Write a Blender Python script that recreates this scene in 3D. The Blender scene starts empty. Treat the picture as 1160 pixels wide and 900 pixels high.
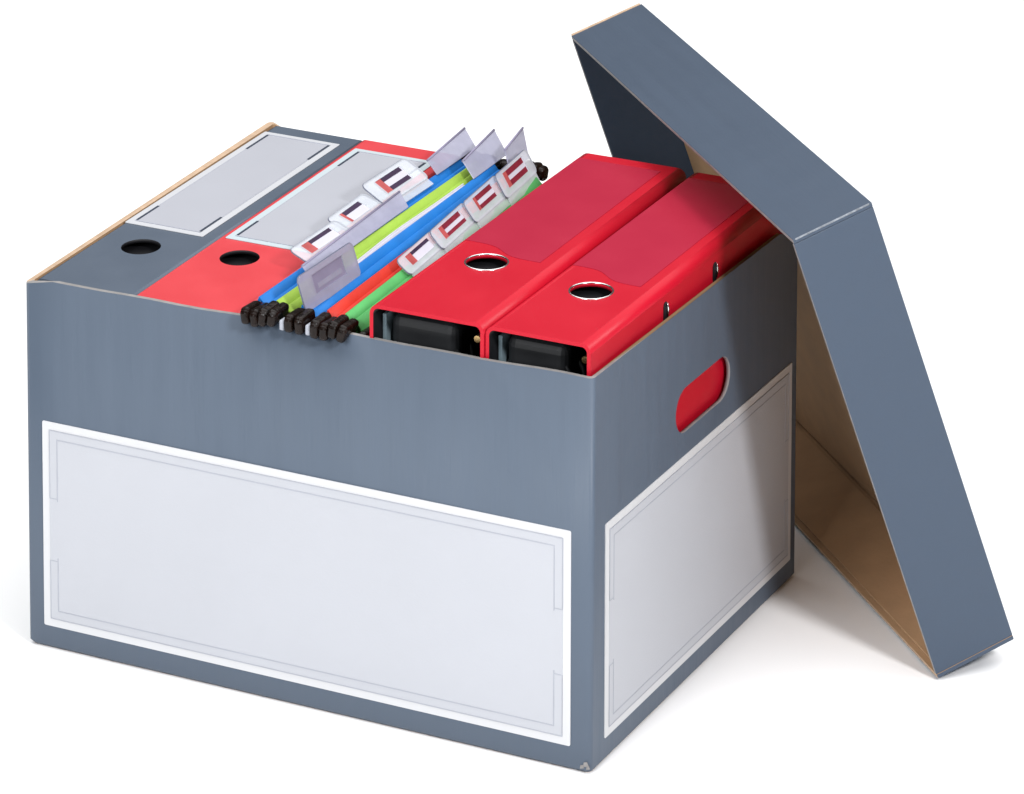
import bpy, bmesh, math, random
from mathutils import Vector, Matrix
random.seed(4)
S = bpy.context.scene
COL = S.collection

# ------------------------------------------------------------------ camera
cd = bpy.data.cameras.new('camera'); cam = bpy.data.objects.new('camera', cd); COL.objects.link(cam)
cam.location = (1.6480462, -2.4798081, 1.4034642)
cam.rotation_euler = (1.4469215, -0.0069037, 0.4393375)
cd.sensor_width = 36; cd.lens = 5117.749/1160*36
cd.shift_x = -190.296/1160; cd.shift_y = -1417.193/1160
cd.clip_start = .05; cd.clip_end = 200
S.camera = cam

# ------------------------------------------------------------------ studio light
w = bpy.data.worlds.new('World'); S.world = w; w.use_nodes = True
w.node_tree.nodes['Background'].inputs[0].default_value = (1, 1, 1, 1)
w.node_tree.nodes['Background'].inputs[1].default_value = .12
def area(name, loc, target, size, power, col=(1, 1, 1), sy=None):
    l = bpy.data.lights.new(name, 'AREA'); l.energy = power; l.color = col
    l.shape = 'RECTANGLE' if sy else 'SQUARE'; l.size = size
    if sy: l.size_y = sy
    o = bpy.data.objects.new(name, l); COL.objects.link(o); o.location = loc
    o.rotation_euler = (Vector(target)-Vector(loc)).to_track_quat('-Z', 'Y').to_euler()
    return o
CEN = Vector((.38, .2, .15))
kd = Vector((1, -.68, .85)).normalized()
area('key_softbox', CEN+kd*2.6, CEN, .30, 72, (1, .99, 1))
fd = Vector((-.16, -1, .50)).normalized()
area('fill_softbox', CEN+fd*3.0, CEN, 1.15, 84, (.97, .985, 1))
area('overhead_softbox', (.2, .9, 3.4), (.2, .9, 0), 5.6, 350, (1, 1, 1))
S.view_settings.view_transform = 'Standard'; S.view_settings.look = 'None'
S.view_settings.exposure = -.68; S.view_settings.gamma = 1

# ------------------------------------------------------------------ materials
def mat(name, rgb, rough=.5, spec=.5, var=.05, scale=30, bump=0, bscale=400, coat=0, stretch=(1, 1, 1), metal=0, bdist=.0005, trans=0, alpha=1, warp=0):
    m = bpy.data.materials.new(name); m.use_nodes = True; nt = m.node_tree; b = nt.nodes['Principled BSDF']
    b.inputs['Roughness'].default_value = rough; b.inputs['Specular IOR Level'].default_value = spec
    b.inputs['Metallic'].default_value = metal
    b.inputs['Coat Weight'].default_value = coat; b.inputs['Coat Roughness'].default_value = .18
    b.inputs['Transmission Weight'].default_value = trans; b.inputs['Alpha'].default_value = alpha
    tc = nt.nodes.new('ShaderNodeTexCoord'); mp = nt.nodes.new('ShaderNodeMapping'); mp.inputs['Scale'].default_value = stretch
    nt.links.new(tc.outputs['Object'], mp.inputs[0])
    n = nt.nodes.new('ShaderNodeTexNoise'); n.inputs['Scale'].default_value = scale; n.inputs['Detail'].default_value = 5
    nt.links.new(mp.outputs[0], n.inputs['Vector'])
    r = nt.nodes.new('ShaderNodeMapRange'); r.inputs[1].default_value = .3; r.inputs[2].default_value = .7
    r.inputs[3].default_value = 1-var; r.inputs[4].default_value = 1+var
    nt.links.new(n.outputs['Fac'], r.inputs[0])
    v = nt.nodes.new('ShaderNodeVectorMath'); v.operation = 'SCALE'; v.inputs[0].default_value = rgb
    nt.links.new(r.outputs[0], v.inputs['Scale']); nt.links.new(v.outputs[0], b.inputs['Base Color'])
    r2 = nt.nodes.new('ShaderNodeMapRange'); r2.inputs[1].default_value = .3; r2.inputs[2].default_value = .7
    r2.inputs[3].default_value = max(.02, rough-.06); r2.inputs[4].default_value = min(1, rough+.06)
    nt.links.new(n.outputs['Fac'], r2.inputs[0]); nt.links.new(r2.outputs[0], b.inputs['Roughness'])
    if bump:
        n2 = nt.nodes.new('ShaderNodeTexNoise'); n2.inputs['Scale'].default_value = bscale; n2.inputs['Detail'].default_value = 3
        nt.links.new(mp.outputs[0], n2.inputs['Vector'])
        bp = nt.nodes.new('ShaderNodeBump'); bp.inputs['Strength'].default_value = bump; bp.inputs['Distance'].default_value = bdist
        if warp:                                    # slow unevenness of the board
            n3 = nt.nodes.new('ShaderNodeTexNoise'); n3.inputs['Scale'].default_value = 11; n3.inputs['Detail'].default_value = 2
            nt.links.new(tc.outputs['Object'], n3.inputs['Vector'])
            b3 = nt.nodes.new('ShaderNodeBump'); b3.inputs['Strength'].default_value = warp; b3.inputs['Distance'].default_value = .004
            nt.links.new(n3.outputs['Fac'], b3.inputs['Height']); nt.links.new(b3.outputs[0], bp.inputs['Normal'])
        nt.links.new(n2.outputs['Fac'], bp.inputs['Height']); nt.links.new(bp.outputs[0], b.inputs['Normal'])
    return m
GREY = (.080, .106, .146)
M = dict(
    floor=mat('white_studio_paper', (.95, .95, .95), .9, .1, .004, 3),
    grey=mat('grey_printed_card', GREY, .5, .4, .025, 14, .16, 60, stretch=(9, 9, .6), warp=.35),
    lidgrey_shaded=mat('grey_printed_card_lid_shaded', (GREY[0]*.60, GREY[1]*.66, GREY[2]*.73), .5, .4, .025, 14, .16, 60, stretch=(.6, 9, 9), warp=.35),  # box grey made darker; the lid's dimmer light is put into its colour
    wornfold=mat('worn_fold', (.22, .24, .27), .8, .2, .3, 300),
    tabline=mat('tab_edge_plastic', (.12, .13, .19), .3, .5, .05, 50),
    endpaper=mat('blue_grey_endpaper', (.17, .23, .26), .7, .3, .05, 50),
    kraft=mat('brown_kraft_card', (.40, .245, .135), .85, .2, .08, 40, .3, 300),
    edge=mat('card_cut_edge', (.50, .36, .25), .9, .2, .12, 160, .3, 500),
    paledge=mat('pale_cut_edge', (.25, .24, .235), .8, .3, .15, 120),
    white=mat('white_label_card', (.442, .454, .489), .55, .35, .018, 9, .15, 700, warp=.25),
    frame=mat('white_frame_card', (.57, .575, .59), .5, .4, .01, 20),
    line=mat('grey_print_line', (.355, .37, .42), .6, .3, .05, 50),
    darkline=mat('dark_print_line', (.035, .045, .07), .6, .3, .05, 50),
    gbind=mat('grey_binder_board', (.076, .099, .135), .42, .4, .03, 25, .12, 700),
    rbind=mat('light_red_binder_board', (.59, .044, .054), .36, .5, .03, 25, .2, 900, warp=.3),
    rpoly=mat('red_polypropylene', (.47, .006, .021), .36, .22, .03, 20, .25, 1300, warp=.3),
    pocket=mat('clear_pocket_over_red', (.39, .018, .046), .22, .32, .03, 20, .05, 300),
    black=mat('black_lining', (.008, .008, .010), .6, .3, .2, 60),
    darkgrey=mat('dark_grey_plastic', (.012, .013, .015), .5, .4, .15, 40),
    plastic=mat('black_brown_hook_plastic', (.0070, .0032, .0022), .25, .22, .6, 220, .5, 300),
    steel=mat('polished_steel', (.80, .80, .80), .22, .5, .05, 60, metal=1),
    brass=mat('brass', (.70, .48, .22), .3, .5, .05, 60, metal=1),
    blue=mat('blue_folder_card', (.003, .145, .48), .55, .35, .08, 50, .2, 400),
    lime=mat('lime_folder_card', (.29, .46, .055), .6, .3, .08, 50, .2, 400),
    red=mat('red_folder_card', (.52, .022, .010), .55, .35, .08, 50, .2, 400),
    green=mat('green_folder_card', (.08, .37, .105), .6, .3, .08, 50, .2, 400),
    yellow=mat('yellow_folder_card', (.58, .39, .06), .6, .3, .08, 50, .2, 400),
    paper=mat('white_paper', (.55, .54, .62), .7, .3, .03, 50),
    tab=mat('milky_tab_plastic', (.74, .78, .84), .18, .5, .05, 90, alpha=.46),
    tabdark=mat('smoky_tab_plastic', (.40, .40, .52), .2, .5, .06, 90, alpha=.72),
    navy=mat('navy_insert_print', (.030, .012, .045), .5, .4, .2, 90),
    coral=mat('coral_insert_print', (.42, .075, .075), .5, .4, .2, 90),
    lilac=mat('lilac_insert_card', (.24, .22, .32), .6, .4, .08, 60),
    maroon=mat('maroon_insert_print', (.20, .012, .03), .5, .4, .2, 90),
)

# ------------------------------------------------------------------ mesh helpers
class MB:
    def __init__(s): s.bm = bmesh.new(); s.mats = []
    def mi(s, m):
        if m not in s.mats: s.mats.append(m)
        return s.mats.index(m)
    def v(s, p): return s.bm.verts.new(p)
    def f(s, vs, m, smooth=False):
        try: f = s.bm.faces.new(vs)
        except ValueError: return None
        f.material_index = s.mi(m); f.smooth = smooth; return f
    def quad(s, a, b, c, d, m): return s.f([s.v(p) for p in (a, b, c, d)], m)
    def box(s, lo, hi, m, T=None, fm=None):
        """fm: optional dict face-> material, keys x- x+ y- y+ z- z+"""
        x0, y0, z0 = lo; x1, y1, z1 = hi
        P = [Vector(p) for p in ((x0,y0,z0),(x1,y0,z0),(x1,y1,z0),(x0,y1,z0),(x0,y0,z1),(x1,y0,z1),(x1,y1,z1),(x0,y1,z1))]
        if T: P = [T @ p for p in P]
        V = [s.v(p) for p in P]; fm = fm or {}
        for k, ix in (('z-',(0,3,2,1)),('z+',(4,5,6,7)),('y-',(0,1,5,4)),('x+',(1,2,6,5)),('y+',(2,3,7,6)),('x-',(3,0,4,7))):
            s.f([V[i] for i in ix], fm.get(k, m))
    def prism(s, pts, T, h, m, side=None):
        """pts 2d polygon in the local xy plane, extruded h along local z"""
        a = [s.v(T @ Vector((p[0], p[1], 0))) for p in pts]; b = [s.v(T @ Vector((p[0], p[1], h))) for p in pts]
        n = len(pts); s.f(a[::-1], m); s.f(b, m)
        for i in range(n): s.f([a[i], a[(i+1)%n], b[(i+1)%n], b[i]], side or m)
    def ring(s, outer, inner, m, smooth=False, close=True):
        n = len(outer)
        for i in range(n if close else n-1):
            j = (i+1) % n; s.f([outer[i], outer[j], inner[j], inner[i]], m, smooth)
    def tube(s, path, r, m, seg=8, close=False):
        path = [Vector(p) for p in path]; R = []; n = len(path)
        for i, p in enumerate(path):
            a = path[(i-1) % n] if (close or i > 0) else p; b = path[(i+1) % n] if (close or i < n-1) else p
            t = (b-a).normalized(); u = t.orthogonal().normalized() if abs(t.z) > .95 else t.cross(Vector((0,0,1))).normalized()
            q = t.cross(u).normalized()
            R.append([s.v(p+r*(math.cos(k*2*math.pi/seg)*u+math.sin(k*2*math.pi/seg)*q)) for k in range(seg)])
        for i in range(n if close else n-1): s.ring(R[i], R[(i+1)%n], m, True)
        if not close: s.f(R[0], m); s.f(R[-1][::-1], m)
    def build(s, name, parent=None, bevel=0, seg=2, label=None):
        bmesh.ops.recalc_face_normals(s.bm, faces=s.bm.faces)
        me = bpy.data.meshes.new(name); s.bm.to_mesh(me); s.bm.free()
        for m in s.mats: me.materials.append(m)
        o = bpy.data.objects.new(name, me); COL.objects.link(o); o.parent = parent
        if bevel:
            b = o.modifiers.new('bevel', 'BEVEL'); b.width = bevel; b.segments = seg; b.limit_method = 'ANGLE'; b.angle_limit = math.radians(35)
            b.harden_normals = False
        if label: o['label'] = label
        return o
def thing(name, label, cat, loc=(0,0,0), rotz=0, group=None):
    o = bpy.data.objects.new(name, None); COL.objects.link(o); o.location = loc; o.rotation_euler = (0, 0, rotz)
    o.empty_display_size = .03; o['label'] = label; o['category'] = cat
    if group: o['group'] = group
    return o
def tag(o, label, cat, group=None):
    o['label'] = label; o['category'] = cat
    if group: o['group'] = group
    return o
def stadium(cx, cy, hl, r, n=14):
    """rounded slot outline, half length hl, radius r"""
    P = []
    for k in range(n+1):
        a = -math.pi/2+math.pi*k/n; P.append((cx+hl-r+r*math.cos(a), cy+r*math.sin(a)))
    for k in range(n+1):
        a = math.pi/2+math.pi*k/n; P.append((cx-hl+r+r*math.cos(a), cy+r*math.sin(a)))
    return P
def rrect(x0, y0, x1, y1, r, n=4):
    P = []
    for (cx, cy, a0) in ((x1-r, y0+r, -90), (x1-r, y1-r, 0), (x0+r, y1-r, 90), (x0+r, y0+r, 180)):
        for k in range(n+1):
            a = math.radians(a0+90*k/n); P.append((cx+r*math.cos(a), cy+r*math.sin(a)))
    return P
def rect_around(pts, x0, y0, x1, y1):
    """project each outline point radially (from the outline centre) on to the rectangle; corners snapped"""
    cx = sum(p[0] for p in pts)/len(pts); cy = sum(p[1] for p in pts)/len(pts); out = []
    for (x, y) in pts:
        dx, dy = x-cx, y-cy; t = 1e9
        if dx > 1e-9: t = min(t, (x1-cx)/dx)
        if dx < -1e-9: t = min(t, (x0-cx)/dx)
        if dy > 1e-9: t = min(t, (y1-cy)/dy)
        if dy < -1e-9: t = min(t, (y0-cy)/dy)
        out.append([cx+dx*t, cy+dy*t])
    for c in ((x0,y0),(x1,y0),(x1,y1),(x0,y1)):
        k = min(range(len(out)), key=lambda i: (out[i][0]-c[0])**2+(out[i][1]-c[1])**2); out[k] = list(c)
    return out

# ------------------------------------------------------------------ setting
W, D, H = .430, .328, .2637
g = MB(); g.quad((-14,-10,-.0005),(14,-10,-.0005),(14,18,-.0005),(-14,18,-.0005), M['floor'])
fl = g.build('floor'); fl['kind'] = 'structure'

# ------------------------------------------------------------------ archive box
ZC = dict(A=-.0038, B=.0028, C=-.001, D=.0035)          # the card rim is not quite level
def rimz(x, y):
    u, v = min(max(x/W, 0), 1), min(max(y/D, 0), 1)
    return H+(1-u)*(1-v)*ZC['A']+u*(1-v)*ZC['B']+u*v*ZC['C']+(1-u)*v*ZC['D']-(.009*min(1, max(0, (x-.006)/.02)) if y > .3 else 0)
box = thing('archive_box', 'grey cardboard archive box with blank white labels, filled with binders and hanging folders', 'box')
def outline(x0, y0, x1, y1, r, n=5): return rrect(x0, y0, x1, y1, r, n)
def arch_body():
    m = MB(); G, K, E = M['grey'], M['kraft'], M['edge']
    r = .0035; n = 5
    outer = outline(0, 0, W, D, r, n)                      # starts at front-right corner arc
    inner = outline(.0052, .0032, W-.0028, D-.003, .0018, n)
    per = n+1
    outer[2*per:2*per] = [(.027, D)]; inner[2*per:2*per] = [(.027, D-.003)]
    NB = len(outer)
    for k in range(1, 22):
        u = k/22; outer.append((r+(W-2*r)*u, 0)); inner.append((.0052+.0018+(W-.0028-.0052-.0036)*u, .0032))
    N = len(outer)
    bow = lambda x: .0016*math.sin(math.pi*min(1, max(0, x/W)))**.8
    wav = lambda x: .00045*math.sin(x*31+.6)+.0003*math.sin(x*83)
    def drop(i):                                          # rim dips a touch over the worn front-left corner
        x, y = outer[i]; d = math.hypot(x, y); return .004*max(0, 1-d/.012)
    rim_o = [m.v((x, y+(bow(x) if i >= NB else 0), rimz(x, y)-drop(i)+(wav(x) if i >= NB else 0))) for i, (x, y) in enumerate(outer)]
    rim_i = [m.v((x, y+(bow(x) if i >= NB else 0), rimz(x, y)-drop(i)*.6+(wav(x) if i >= NB else 0))) for i, (x, y) in enumerate(inner)]
    b1 = [m.v((x, y, .003)) for (x, y) in outer]
    o2 = outline(.0022, .0022, W-.0022, D-.0022, r, n); o2[2*per:2*per] = [(.027, D-.0022)]; o2 += [(x, .0022) for x, y in outer[NB:]]
    b0 = [m.v((x, y, 0)) for (x, y) in o2]
    in0 = [m.v((x, y, .004)) for (x, y) in inner]
    # right wall = between the arc end of corner 0 and the arc start of corner 1
    ra, rb = per-1, per
    for i in range(N):
        j = (i+1) % N
        sm = i >= NB-1 or ((i % per) != per-1 and i < 2*per-1)
        m.f([rim_o[i], rim_o[j], rim_i[j], rim_i[i]], E if 2*per <= i < 3*per+2 else M['paledge'])
        m.f([b0[i], b0[j], b1[j], b1[i]], G, True)
        if i == ra: continue
        m.f([b1[i], b1[j], rim_o[j], rim_o[i]], G, sm)
        m.f([rim_i[i], rim_i[j], in0[j], in0[i]], K)
    m.f(b0[::-1], K); m.f(in0, K)
    # right wall with its hand hole
    slot = stadium(.1685, .1935, .0435, .0155); k = len(slot)
    # a slight tilt of the slot's die cut
    y0, y1 = outer[ra][1], outer[rb][1]
    ro = rect_around(slot, y0, .003, y1, H)
    def zz(x, y, z): return rimz(x, y) if abs(z-H) < 1e-6 else z
    so = [m.v((W, a, b)) for a, b in slot]; ROv = [m.v((W, a, zz(W, a, b))) for a, b in ro]
    iy0, iy1 = inner[ra][1], inner[rb][1]
    ri = rect_around(slot, iy0, .004, iy1, H)
    si = [m.v((W-.0028, a, b)) for a, b in slot]; RIv = [m.v((W-.0028, a, zz(W, a, b))) for a, b in ri]
    m.ring(ROv, so, G); m.ring(RIv, si, K); m.ring(so, si, M['paledge'], True)
    bmesh.ops.remove_doubles(m.bm, verts=m.bm.verts, dist=1e-5)
    return m.build('body', box)
arch_body()
def label_lines(mb, T, x0, y0, x1, y1, inset, m, wd, gaps, t=.00035):
    """a printed frame line inset from the label rectangle; gaps: (f0,f1) break of the short (vertical) sides, None = no break"""
    a0, b0, a1, b1 = x0+inset, y0+inset, x1-inset, y1-inset
    def bar(p, q, r_, s_): mb.box((p, q, 0), (r_, s_, t), m, T)
    bar(a0, b0, a1, b0+wd); bar(a0, b1-wd, a1, b1)
    segs = [(b0+wd, b1-wd)] if not gaps else [(b0+wd, b0+(b1-b0)*gaps[0]), (b0+(b1-b0)*gaps[1], b1-wd)]
    for s0, s1 in segs: bar(a0, s0, a0+wd, s1); bar(a1-wd, s0, a1, s1)
def box_label(T, x0, y0, x1, y1, desc):
    m = MB(); m.prism(rrect(x0, y0, x1, y1, .0012), T, .0006, M['frame'])
    l = m.build('label', box, label=desc)
    b = MB(); T1 = T @ Matrix.Translation((0, 0, .00055)); i = .0055
    b.prism(rrect(x0+i, y0+i, x1-i, y1-i, .001), T1, .0003, M['white']); b.build('writing_field', l)
    c = MB(); T2 = T @ Matrix.Translation((0, 0, .00075))
    gp = (.31, .64)
    label_lines(c, T2, x0, y0, x1, y1, .0055, M['line'], .0005, gp, .0003)
    label_lines(c, T2, x0, y0, x1, y1, .0115, M['line'], .0006, gp, .0003)
    for sx in (0, 1):
        for fy in gp:
            yy = y0+.0055+(y1-y0-.011)*fy; xa = x0+.006 if sx == 0 else x1-.0115
            c.box((xa, yy-.00025, 0), (xa+.0055, yy+.00025, .0003), M['line'], T2)
    c.build('printed_frame', l)
TF = Matrix(((1,0,0,0),(0,0,-1,0),(0,1,0,0),(0,0,0,1)))                 # local xy -> world xz, z -> -y
TR = Matrix(((0,0,1,W),(1,0,0,0),(0,1,0,0),(0,0,0,1)))                  # local xy -> world yz, z -> +x
box_label(TF, .0135, .0165, .4150, .1620, 'long blank white label on the front of the box')
box_label(TR, .0185, .0165, .3165, .1620, 'blank white label below the hand hole')
m = MB()                                                                # scuffed corner at the bottom
for k in range(3):
    a = (-.0035, -.0012, .0010)[k]; b = (.0002, .0018, .0004)[k]; s = (.0030, .0040, .0028)[k]
    m.prism([(a, b), (a+s, b+.3*s), (a+s*.7, b+s), (a+.1*s, b+s*.8)], Matrix.Translation((W-.0045, -.0001, .0025)) @ Matrix(((1,0,0,0),(0,0,-1,0),(0,1,0,0),(0,0,0,1))), .0003, M['paledge'])
m.build('scuff', box)

# ------------------------------------------------------------------ lid
e = Vector((math.cos(2.36726), math.sin(2.36726), 0))
ti = .32716; sd = Vector((-e.y, e.x, 0)); up = Vector((0,0,math.cos(ti)))+sd*math.sin(ti); nn = -(up.cross(e))   # nn: from the rim towards the top panel
La, Lb, Lh = .4457, .3394, .0595
lid = thing('box_lid', 'grey cardboard lid standing on its edge, leaning over the back corner of the box', 'lid', (.5816, .2210, .0012))
R3 = Matrix((e, up, nn)).transposed().to_4x4()
lid.rotation_euler = R3.to_euler()
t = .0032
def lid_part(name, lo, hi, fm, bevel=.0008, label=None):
    b = MB(); b.box(lo, hi, M['lidgrey_shaded'], None, fm); return b.build(name, lid, bevel, 2, label)
K, E, P = M['kraft'], M['edge'], M['paledge']
# local: x along the long edge (0 = near end), y up the slope, z towards the top panel
G_ = M['lidgrey_shaded']; q = .0001
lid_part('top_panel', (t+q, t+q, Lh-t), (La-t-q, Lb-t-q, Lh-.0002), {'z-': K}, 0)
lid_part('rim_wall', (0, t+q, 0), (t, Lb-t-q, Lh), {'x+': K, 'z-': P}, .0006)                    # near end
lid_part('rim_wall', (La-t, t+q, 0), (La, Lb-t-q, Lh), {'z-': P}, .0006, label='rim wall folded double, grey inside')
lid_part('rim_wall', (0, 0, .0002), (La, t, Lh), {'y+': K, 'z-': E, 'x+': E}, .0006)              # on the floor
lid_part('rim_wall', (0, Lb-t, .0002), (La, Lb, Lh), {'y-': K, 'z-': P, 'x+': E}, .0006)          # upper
b = MB(); b.box((t+.001, t+q, .004), (La-t-.001, t+.0022, Lh-t-.0032), K); b.build('inner_flap', lid, .0005)
b = MB(); b.box((t+.001, t+.004, Lh-t-.0010), (La-t-.001, Lb-t-.004, Lh-t-q), K); b.build('inner_flap', lid, .0005)
b = MB(); b.box((La, Lb-.0032, .001), (La+.0022, Lb+.0006, Lh-.001), E); b.build('cut_edge', lid, .0006)
b = MB(); b.box((-.0003, Lb-.0010, .002), (.0006, Lb+.0002, Lh-.002), M['wornfold']); b.build('fold_line', lid, .0003)

# ------------------------------------------------------------------ ring binders
def binder(label, loc, w, L, Hh, cov, rotz=0, hole=(0, 0), hr=.0135, ringed=False, t=.0026, r=.0065, open_end=False):
    """origin at the front end of the spine, top left; spine up, x across, y along the spine, z <= 0"""
    o = thing('lever_arch_binder', label, 'binder', loc, rotz, 'lever arch binders standing spine up in the box')
    n = 6
    def prof(off, rr):
        P = [(off, -Hh)]
        for k in range(n+1):
            a = math.pi-math.pi/2*k/n; P.append((off+rr+rr*math.cos(a), -off-rr+rr*math.sin(a)))
        for k in range(n+1):
            a = math.pi/2-math.pi/2*k/n; P.append((w-off-rr+rr*math.cos(a), -off-rr+rr*math.sin(a)))
        P.append((w-off, -Hh)); return P
    po, pi_ = prof(0, r), prof(t, r-t)
    m = MB()
    O0 = [m.v((x, 0, z)) for x, z in po]; O1 = [m.v((x, L, z)) for x, z in po]
    I0 = [m.v((x, 0, z)) for x, z in pi_]; I1 = [m.v((x, L, z)) for x, z in pi_]
    mid = n+1
    for i in range(len(po)-1):
        sm = 0 < i < len(po)-2 and i != mid
        m.f([I0[i], I0[i+1], O0[i+1], O0[i]], M[cov]); m.f([O1[i], O1[i+1], I1[i+1], I1[i]], M[cov])
        m.f([I0[i], I0[i+1], I1[i+1], I1[i]], M['black'], sm) if i != mid else None
        if i != mid: m.f([O0[i], O0[i+1], O1[i+1], O1[i]], M[cov], sm)
    m.f([O0[0], O1[0], I1[0], I0[0]], M[cov]); m.f([O0[-1], I0[-1], I1[-1], O1[-1]], M[cov])
    hx, hy = hole; hp = [(hx+hr*math.cos(2*math.pi*k/40), hy+hr*math.sin(2*math.pi*k/40)) for k in range(40)]
    a = rect_around(hp, r, 0, w-r, L)
    A = [m.v((x, y, 0)) for x, y in a]; Bv = [m.v((x, y, 0)) for x, y in hp]
    C = [m.v((x, y, -t)) for x, y in hp]; Dv = [m.v((x, y, -t)) for x, y in a]
    m.ring(A, Bv, M[cov]); m.ring(Bv, C, M['black'] if not ringed else M[cov], True); m.ring(C, Dv, M['black'])
    bmesh.ops.remove_doubles(m.bm, verts=m.bm.verts, dist=2e-5)
    m.build('cover', o)
    if ringed:
        q = MB(); q.tube([(hx+(hr+.0006)*math.cos(2*math.pi*k/48), hy+(hr+.0006)*math.sin(2*math.pi*k/48), -.0002) for k in range(48)], .0007, M['steel'], 8, True)
        q.build('finger_ring', o)
    # black liner under the hole and page block inside
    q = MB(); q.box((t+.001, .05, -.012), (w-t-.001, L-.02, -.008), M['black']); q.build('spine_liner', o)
    q = MB(); q.box((t+.0008, .012, -Hh+.01), (t+.0034, L-.01, -.0105), M['endpaper']); q.build('page_block', o)
    if open_end:
        q = MB()
        q.box((t+.0045, .014, -Hh+.01), (w*.68, L-.012, -.0105), M['darkgrey'])
        q.build('lever_plate', o, .007, 4)
        q = MB(); cx = w*.70
        for yy in (.018, .034):
            q.tube([(w*.40+.026*math.cos(math.pi*k/12), yy, -.046+.030*math.sin(math.pi*k/12)) for k in range(13)], .0016, M['darkgrey'], 8)
        q.build('arch', o)
        q = MB(); q.tube([(w*.86, .0135, -.017), (w*.86, .020, -.017)], .0024, M['brass'], 10); q.build('rivet', o)
    return o
def plain_label(par, x0, y0, x1, y1, fr='topframe'):
    """white spine label with a broken frame line"""
    m = MB(); m.prism(rrect(x0, y0, x1, y1, .001), Matrix.Translation((0, 0, .0002)), .0004, M[fr]); l = m.build('spine_label', par)
    m = MB(); m.prism(rrect(x0+.0052, y0+.0052, x1-.0052, y1-.0052, .001), Matrix.Translation((0, 0, .0005)), .0003, M['toplabel']); l2 = m.build('writing_field', l)
    m = MB(); i = .0052; T = Matrix.Translation((0, 0, .0007)); a0, b0, a1, b1 = x0+i, y0+i, x1-i, y1-i; th = .0004
    m.box((a0, b0, 0), (a1, b0+.0009, th), M['line'], T); m.box((a0, b1-.0009, 0), (a1, b1, th), M['line'], T)
    for x in (a0, a1-.0016):
        m.box((x, b0+.0012, 0), (x+.0016, b0+.030, th), M['darkline'], T); m.box((x, b1-.032, 0), (x+.0016, b1-.0012, th), M['darkline'], T)
        m.box((x+.0005, b0+.0298, 0), (x+.0008, b1-.0318, .0002), M['line'], T); m.box((x, b0+.0007, 0), (x+.0010, b0+.0014, .0003), M['line'], T); m.box((x, b1-.0014, 0), (x+.0010, b1-.0007, .0003), M['line'], T)
    m.build('printed_frame', l)
M['cyanframe'] = mat('pale_cyan_label_border', (.46, .53, .56), .5, .3, .012, 15)
M['topframe'] = mat('spine_label_border', (.50, .51, .535), .5, .3, .012, 15)
M['toplabel'] = mat('spine_label_card', (.385, .394, .435), .5, .3, .012, 15)
ZB = H-.0015
b1 = binder('grey lever arch binder at the left wall of the box', (.0068, .0062, ZB-.0030), .0762, .3190, .245, 'gbind', .004, (.0345, .0765), .0138, r=.0028)
b1.rotation_euler = (.021, 0, .004)
plain_label(b1, .0012, .109, .0645, .304)
b2 = binder('light red lever arch binder with white spine label', (.0842, .0040, ZB-.0012), .0812, .3215, .245, 'rbind', .013, (.0320, .0865), .0138, r=.003)
b2.rotation_euler = (.018, 0, .013)
plain_label(b2, .0052, .113, .0715, .302, 'cyanframe')

def pocket(par, w, y0, y1, xa, xb, dip):
    """clear label pocket with a wavy thumb cut edge"""
    P = []; n = 24
    for k in range(n+1):
        u = k/n; s = 1/(1+math.exp(-(u-.50)*13)); P.append((xa+(xb-xa)*u, y0-dip*s))
    P += [(xb, y1), (xa, y1)]
    m = MB(); m.prism(P, Matrix.Translation((0, 0, .0001)), .00018, M['pocket']); m.build('label_pocket', par)
b3 = binder('bright red lever arch binder beside the hanging folders', (.2660, .0025, .2875), .0835, .318, .262, 'rpoly', .014, (.0360, .098), .0140, True, open_end=True)
pocket(b3, .0835, .128, .306, .0045, .0690, .016)
b4 = binder('bright red lever arch binder beside the hand hole wall, partly under the lid', (.3500, -.0005+.0055, .2865), .0755, .317, .262, 'rpoly', .006, (.0355, .083), .0140, True, open_end=True)
pocket(b4, .0755, .119, .304, .0045, .0620, .016)
for yy in (.113, .192):                                        # eyelet slots in the cover beside the lid
    m = MB(); TT = Matrix(((0,0,1,.0755),(1,0,0,0),(0,1,0,0),(0,0,0,1)))
    m.prism([(yy+b_*.9, -.0185+a_*1.0) for a_, b_ in stadium(0, 0, .0072, .0036, 8)], TT @ Matrix.Translation((0, 0, -.0004)), .0008, M['black'])
    sl = m.build('slot', b4)
    m = MB(); m.tube([(.0762, yy+.0022, -.0225), (.0768, yy+.0024, -.016), (.0762, yy+.0010, -.0125)], .0007, M['steel'], 6); m.build('clip', sl)

# ------------------------------------------------------------------ suspension files
Y0, Y1 = -.0045, .3285
def hook(f, x, y, dirn, zt):
    """black plastic end of a rail, gripping over the rim of the box"""
    m = MB(); l = (.019 if dirn > 0 else .011)+random.uniform(-.001, .001); wj = random.uniform(0, .0006); k = random.uniform(-.0014, .0012)
    ya, yb = (0, l) if dirn > 0 else (-l, 0)
    tip = (ya-.0014, ya+.0062) if dirn > 0 else (yb-.0062, yb+.0014)
    T = Matrix.Translation((x, y, zt+k)) @ Matrix.Rotation(random.uniform(-.26, .26), 4, 'Y') @ Matrix.Rotation(random.uniform(-.05, .05), 4, 'X')
    m.box((-.0034-wj, ya, -.0050), (.0034+wj, yb, .0042), M['plastic'], T)
    m.box((-.0033, tip[0], -.0070-wj*2), (.0033, tip[1], .0030), M['plastic'], T)
    return m.build('hook', f, .0026, 4)
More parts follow.
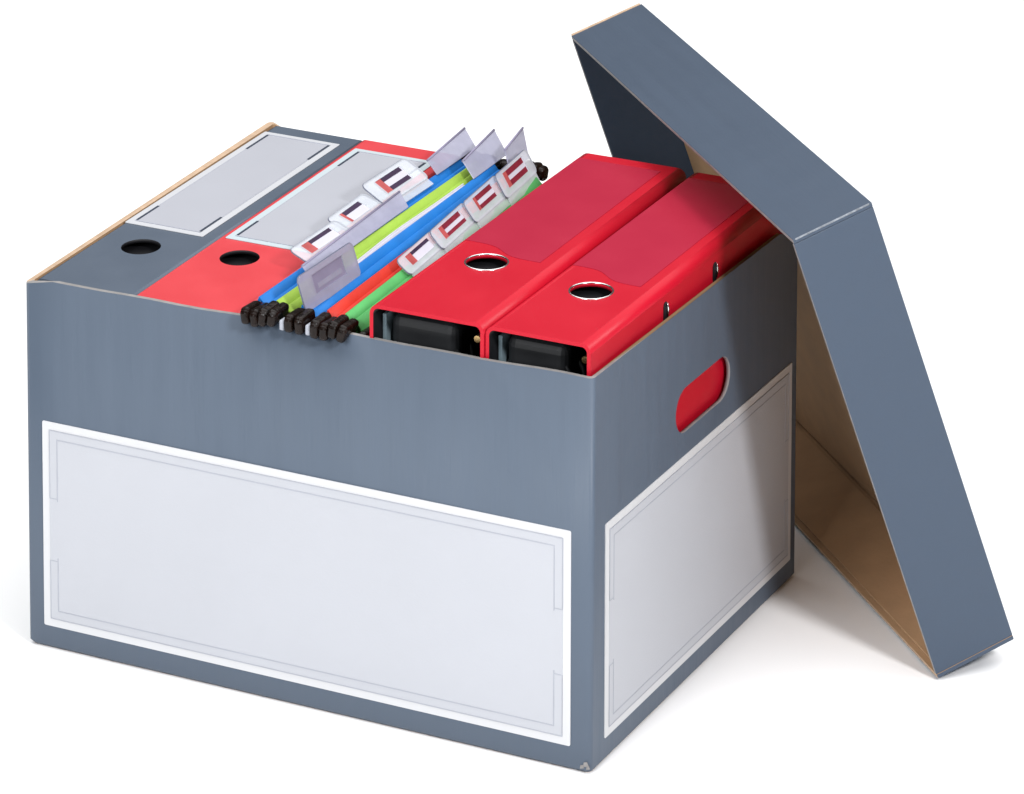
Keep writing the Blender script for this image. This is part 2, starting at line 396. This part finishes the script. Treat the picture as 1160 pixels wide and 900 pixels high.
def folder(label, color, rails, ztop=H+.0045, yin=0):
    xs = sum(a for a, b in rails)/len(rails)
    f = thing('hanging_folder', label, 'folder', (0, 0, 0), 0, 'hanging folders on rails across the box')
    bx = xs; bxb = sum(b for a, b in rails)/len(rails)
    for ri, (a, b) in enumerate(rails):
        m = MB(); flare = (.0085 if ri else .0078) if color != 'yellow' else .002; zd = -.0034*ri
        nseg = 10; th = .0006
        rows = []
        for k in range(nseg+1):
            y = Y0+.020+(Y1-Y0-.038)*k/nseg; u = (y-Y0)/(Y1-Y0); x = a+(b-a)*u; xb_ = bx+(bxb-bx)*u
            wob = .0006*math.sin(k*1.7+a*900)
            col = []
            for j, s in enumerate((0, .022, .055, .5, 1)):
                z = ztop+.0030+zd-(ztop-.028)*s; col.append((x+(xb_-x)*s*.9+(wob if 0 < j < 4 else 0)+flare*(0, .6, 1, .8, 0)[j], y, z))
            rows.append(col)
        F = [[m.v((p[0]-th, p[1], p[2])) for p in c] for c in rows]; G = [[m.v((p[0]+th, p[1], p[2])) for p in c] for c in rows]
        for k in range(nseg):
            for j in range(4):
                m.f([F[k][j], F[k+1][j], F[k+1][j+1], F[k][j+1]], M[color], True); m.f([G[k][j], G[k][j+1], G[k+1][j+1], G[k+1][j]], M[color], True)
            m.f([F[k][0], G[k][0], G[k+1][0], F[k+1][0]], M[color])
        for k in (0, nseg):
            for j in range(4): m.f([F[k][j], F[k][j+1], G[k][j+1], G[k][j]], M[color])
        # folded card sleeve round the rail
        m.tube([(a+(b-a)*u, Y0+(Y1-Y0)*u, ztop+.0012+zd) for u in (.06, .3, .6, .94)], .0011, M[color], 8)
        m.build('panel', f)
        m = MB(); m.tube([(a, Y0+.004+yin, ztop+zd-.001), (b, Y1-.004-yin, ztop+zd-.001)], .0006, M['steel'], 6); m.build('rail', f)
        hook(f, a, Y0+yin, 1, ztop-.001); hook(f, b, Y1-yin, -1, ztop-.001)
    return f
RAIL = dict(F1=((.1752, .1690), (.1820, .1745)), F2=((.1890, .1825), (.1958, .1870)), F3=((.2085, .1965), (.2160, .2005)),
            F4=((.2280, .2140), (.2348, .2185)), F5=((.2418, .2250), (.2486, .2292)))
F1 = folder('blue hanging folder right beside the light red binder', 'blue', RAIL['F1'])
F2 = folder('lime green hanging folder between two blue ones', 'lime', RAIL['F2'])
F3 = folder('blue hanging folder between the lime green and red ones', 'blue', RAIL['F3'])
F4 = folder('red hanging folder between blue and green ones', 'red', RAIL['F4'])
F5 = folder('green hanging folder with a row of index tabs by the bright red binder', 'green', RAIL['F5'])
F6 = folder('yellow hanging folder pressed against the bright red binder', 'yellow', ((.2572, .2370),), H-.0040, .011)

def railx(fk, i, y):
    a, b = RAIL[fk][i]; return a+(b-a)*(y-Y0)/(Y1-Y0)
def index_tab(par, fk, i, y, ln, ht, lean, style, yaw=0, z=H+.0075, dx=0):
    """clear plastic index tab clipped on a rail; local x along the rail, y up the tab, z its face (towards +x)"""
    x = railx(fk, i, y)+dx
    ca = math.atan2(railx(fk, i, .3)-railx(fk, i, 0), .3)
    T = Matrix.Translation((x, y, z)) @ Matrix.Rotation(-ca+yaw, 4, 'Z') @ Matrix(((0,0,1,0),(1,0,0,0),(0,1,0,0),(0,0,0,1))) @ Matrix.Rotation(lean, 4, 'X')
    pm = M['tabdark'] if style in ('smoke', 'edge') else M['tab']
    hl = ln/2
    # frame plate with a window opening
    m = MB()
    if style == 'edge':
        m.prism([(-hl, 0), (hl-.004, 0), (hl+.004, ht), (-hl+.004, ht*.75)], T, .0009, pm)
        tb = m.build('index_tab', par, .0003)
        m = MB(); m.tube([T @ Vector((-hl+.004, ht*.75, .0005)), T @ Vector((hl+.004, ht, .0005))], .0009, M['lilac'], 6); m.build('tab_edge', tb)
        return
    O = rrect(-hl, 0, hl, ht, .0042, 6); wx, wy0, wy1 = hl*random.uniform(.52, .64), ht*random.uniform(.24, .30), ht*random.uniform(.82, .88)
    cut = random.uniform(.50, .72); g0, g1 = random.uniform(.26, .36), random.uniform(.28, .40)
    I = rect_around(O, -wx, wy0, wx, wy1)
    for zz, sgn in ((0, 1), (.0014, -1)): pass
    a0 = [m.v(T @ Vector((p[0], p[1], 0))) for p in O]; a1 = [m.v(T @ Vector((p[0], p[1], .0014))) for p in O]
    i0 = [m.v(T @ Vector((p[0], p[1], 0))) for p in I]; i1 = [m.v(T @ Vector((p[0], p[1], .0014))) for p in I]
    m.ring(a0, i0, pm); m.ring(a1, i1, pm); m.ring(a0, a1, pm); m.ring(i0, i1, pm)
    m.box((-hl*.9, -.006, .0001), (hl*.9, .0015, .0012), pm, T)
    tb = m.build('index_tab', par)
    m = MB(); m.tube([T @ Vector((p[0], p[1], .0007)) for p in O], .00045, M['tabline'], 6, True); m.build('tab_edge', tb)
    # insert card
    m = MB(); z0, z1 = .0002, .0008
    if style == 'smoke':
        m.box((-wx, wy0, z0), (wx, wy1, z1), M['lilac'], T); m.box((-wx*.75, wy0+ht*.10, z1), (wx*.8, wy0+ht*.24, z1+.0002), M['tabdark'], T)
    else:
        dk = M['maroon'] if style == 'maroon' else M['navy']
        m.box((-wx, wy0, z0), (wx, wy1, z1), M['paper'], T)
        h = wy1-wy0
        if style != 'single': m.box((-wx*cut, wy0, z1), (wx*random.uniform(.86, 1), wy0+h*g0, z1+.0002), dk, T)
        m.box((-wx*cut, wy1-h*g1, z1), (wx*random.uniform(.9, 1), wy1, z1+.0002), dk, T)
        m.box((-wx, wy0, z1), (-wx*cut-.0002, wy1, z1+.0002), M['coral'], T)
    m.build('insert', tb)
R = math.radians
index_tab(F1, 'F1', 0, .170, .056, .019, R(-70), 'single', R(1.5), dx=-.001, z=H+.0085)
index_tab(F1, 'F1', 0, .230, .064, .023, R(-60), 'navy', R(-1), dx=-.001, z=H+.0085)
index_tab(F1, 'F1', 1, .112, .064, .017, R(-66), 'single', R(-1), dx=-.004, z=H+.0080)
index_tab(F1, 'F1', 0, .305, .066, .017, R(-52), 'edge', dx=.001)
index_tab(F2, 'F2', 0, .134, .150, .013, R(-58), 'edge', R(.6), dx=.000, z=H+.0080)
index_tab(F3, 'F3', 0, .052, .074, .024, R(-18), 'smoke', R(-2), z=H+.003, dx=.004)
index_tab(F3, 'F3', 0, .306, .060, .020, R(-46), 'edge')
index_tab(F4, 'F4', 0, .318, .036, .021, R(-24), 'edge')
for y, st, ln, le, ya, hh in ((.290, 'maroon', .060, -30, 2.6, .0185), (.238, 'maroon', .060, -36, 2.2, .0170), (.184, 'maroon', .062, -42, 2.6, .0155), (.132, 'single', .060, -50, 2.0, .0140)):
    index_tab(F5, 'F5', 1, y-.004, ln, hh, R(le), st, R(ya), z=H+.0050)
for f_, xx in ((F2, .2032), (F3, .2228)):                     # pale clips between the hooks
    b_ = MB(); b_.box((xx-.0017, -.0042, H-.0035), (xx+.0017, .008, H+.0035), M['line']); b_.build('clip', f_, .0010, 3)
# loose sheets filed in the lime folder
m = MB(); rows = []
for k in range(13):
    y = .070+.195*k/12; x = railx('F3', 0, y)-.0026+.0004*math.sin(k*.9); rows.append((x, y, H+.0080+.0020*math.sin(.3+k*.24)))
for dxo in (0, .0011):
    A = [m.v((x+dxo, y, z-dxo)) for x, y, z in rows]; B2 = [m.v((x+dxo+.0006, y, z-dxo)) for x, y, z in rows]
    A0 = [m.v((x+dxo-.002, y, .06)) for x, y, z in rows]; B0 = [m.v((x+dxo-.0014, y, .06)) for x, y, z in rows]
    for k in range(12):
        m.f([A[k], A[k+1], B2[k+1], B2[k]], M['paper']); m.f([A[k], A0[k], A0[k+1], A[k+1]], M['paper'], True); m.f([B2[k], B2[k+1], B0[k+1], B0[k]], M['paper'], True)
    m.f([A[0], B2[0], B0[0], A0[0]], M['paper']); m.f([A[-1], A0[-1], B0[-1], B2[-1]], M['paper'])
tag(m.build('paper_sheets'), 'pale lilac paper sheets filed between the lime green and blue folders', 'paper')
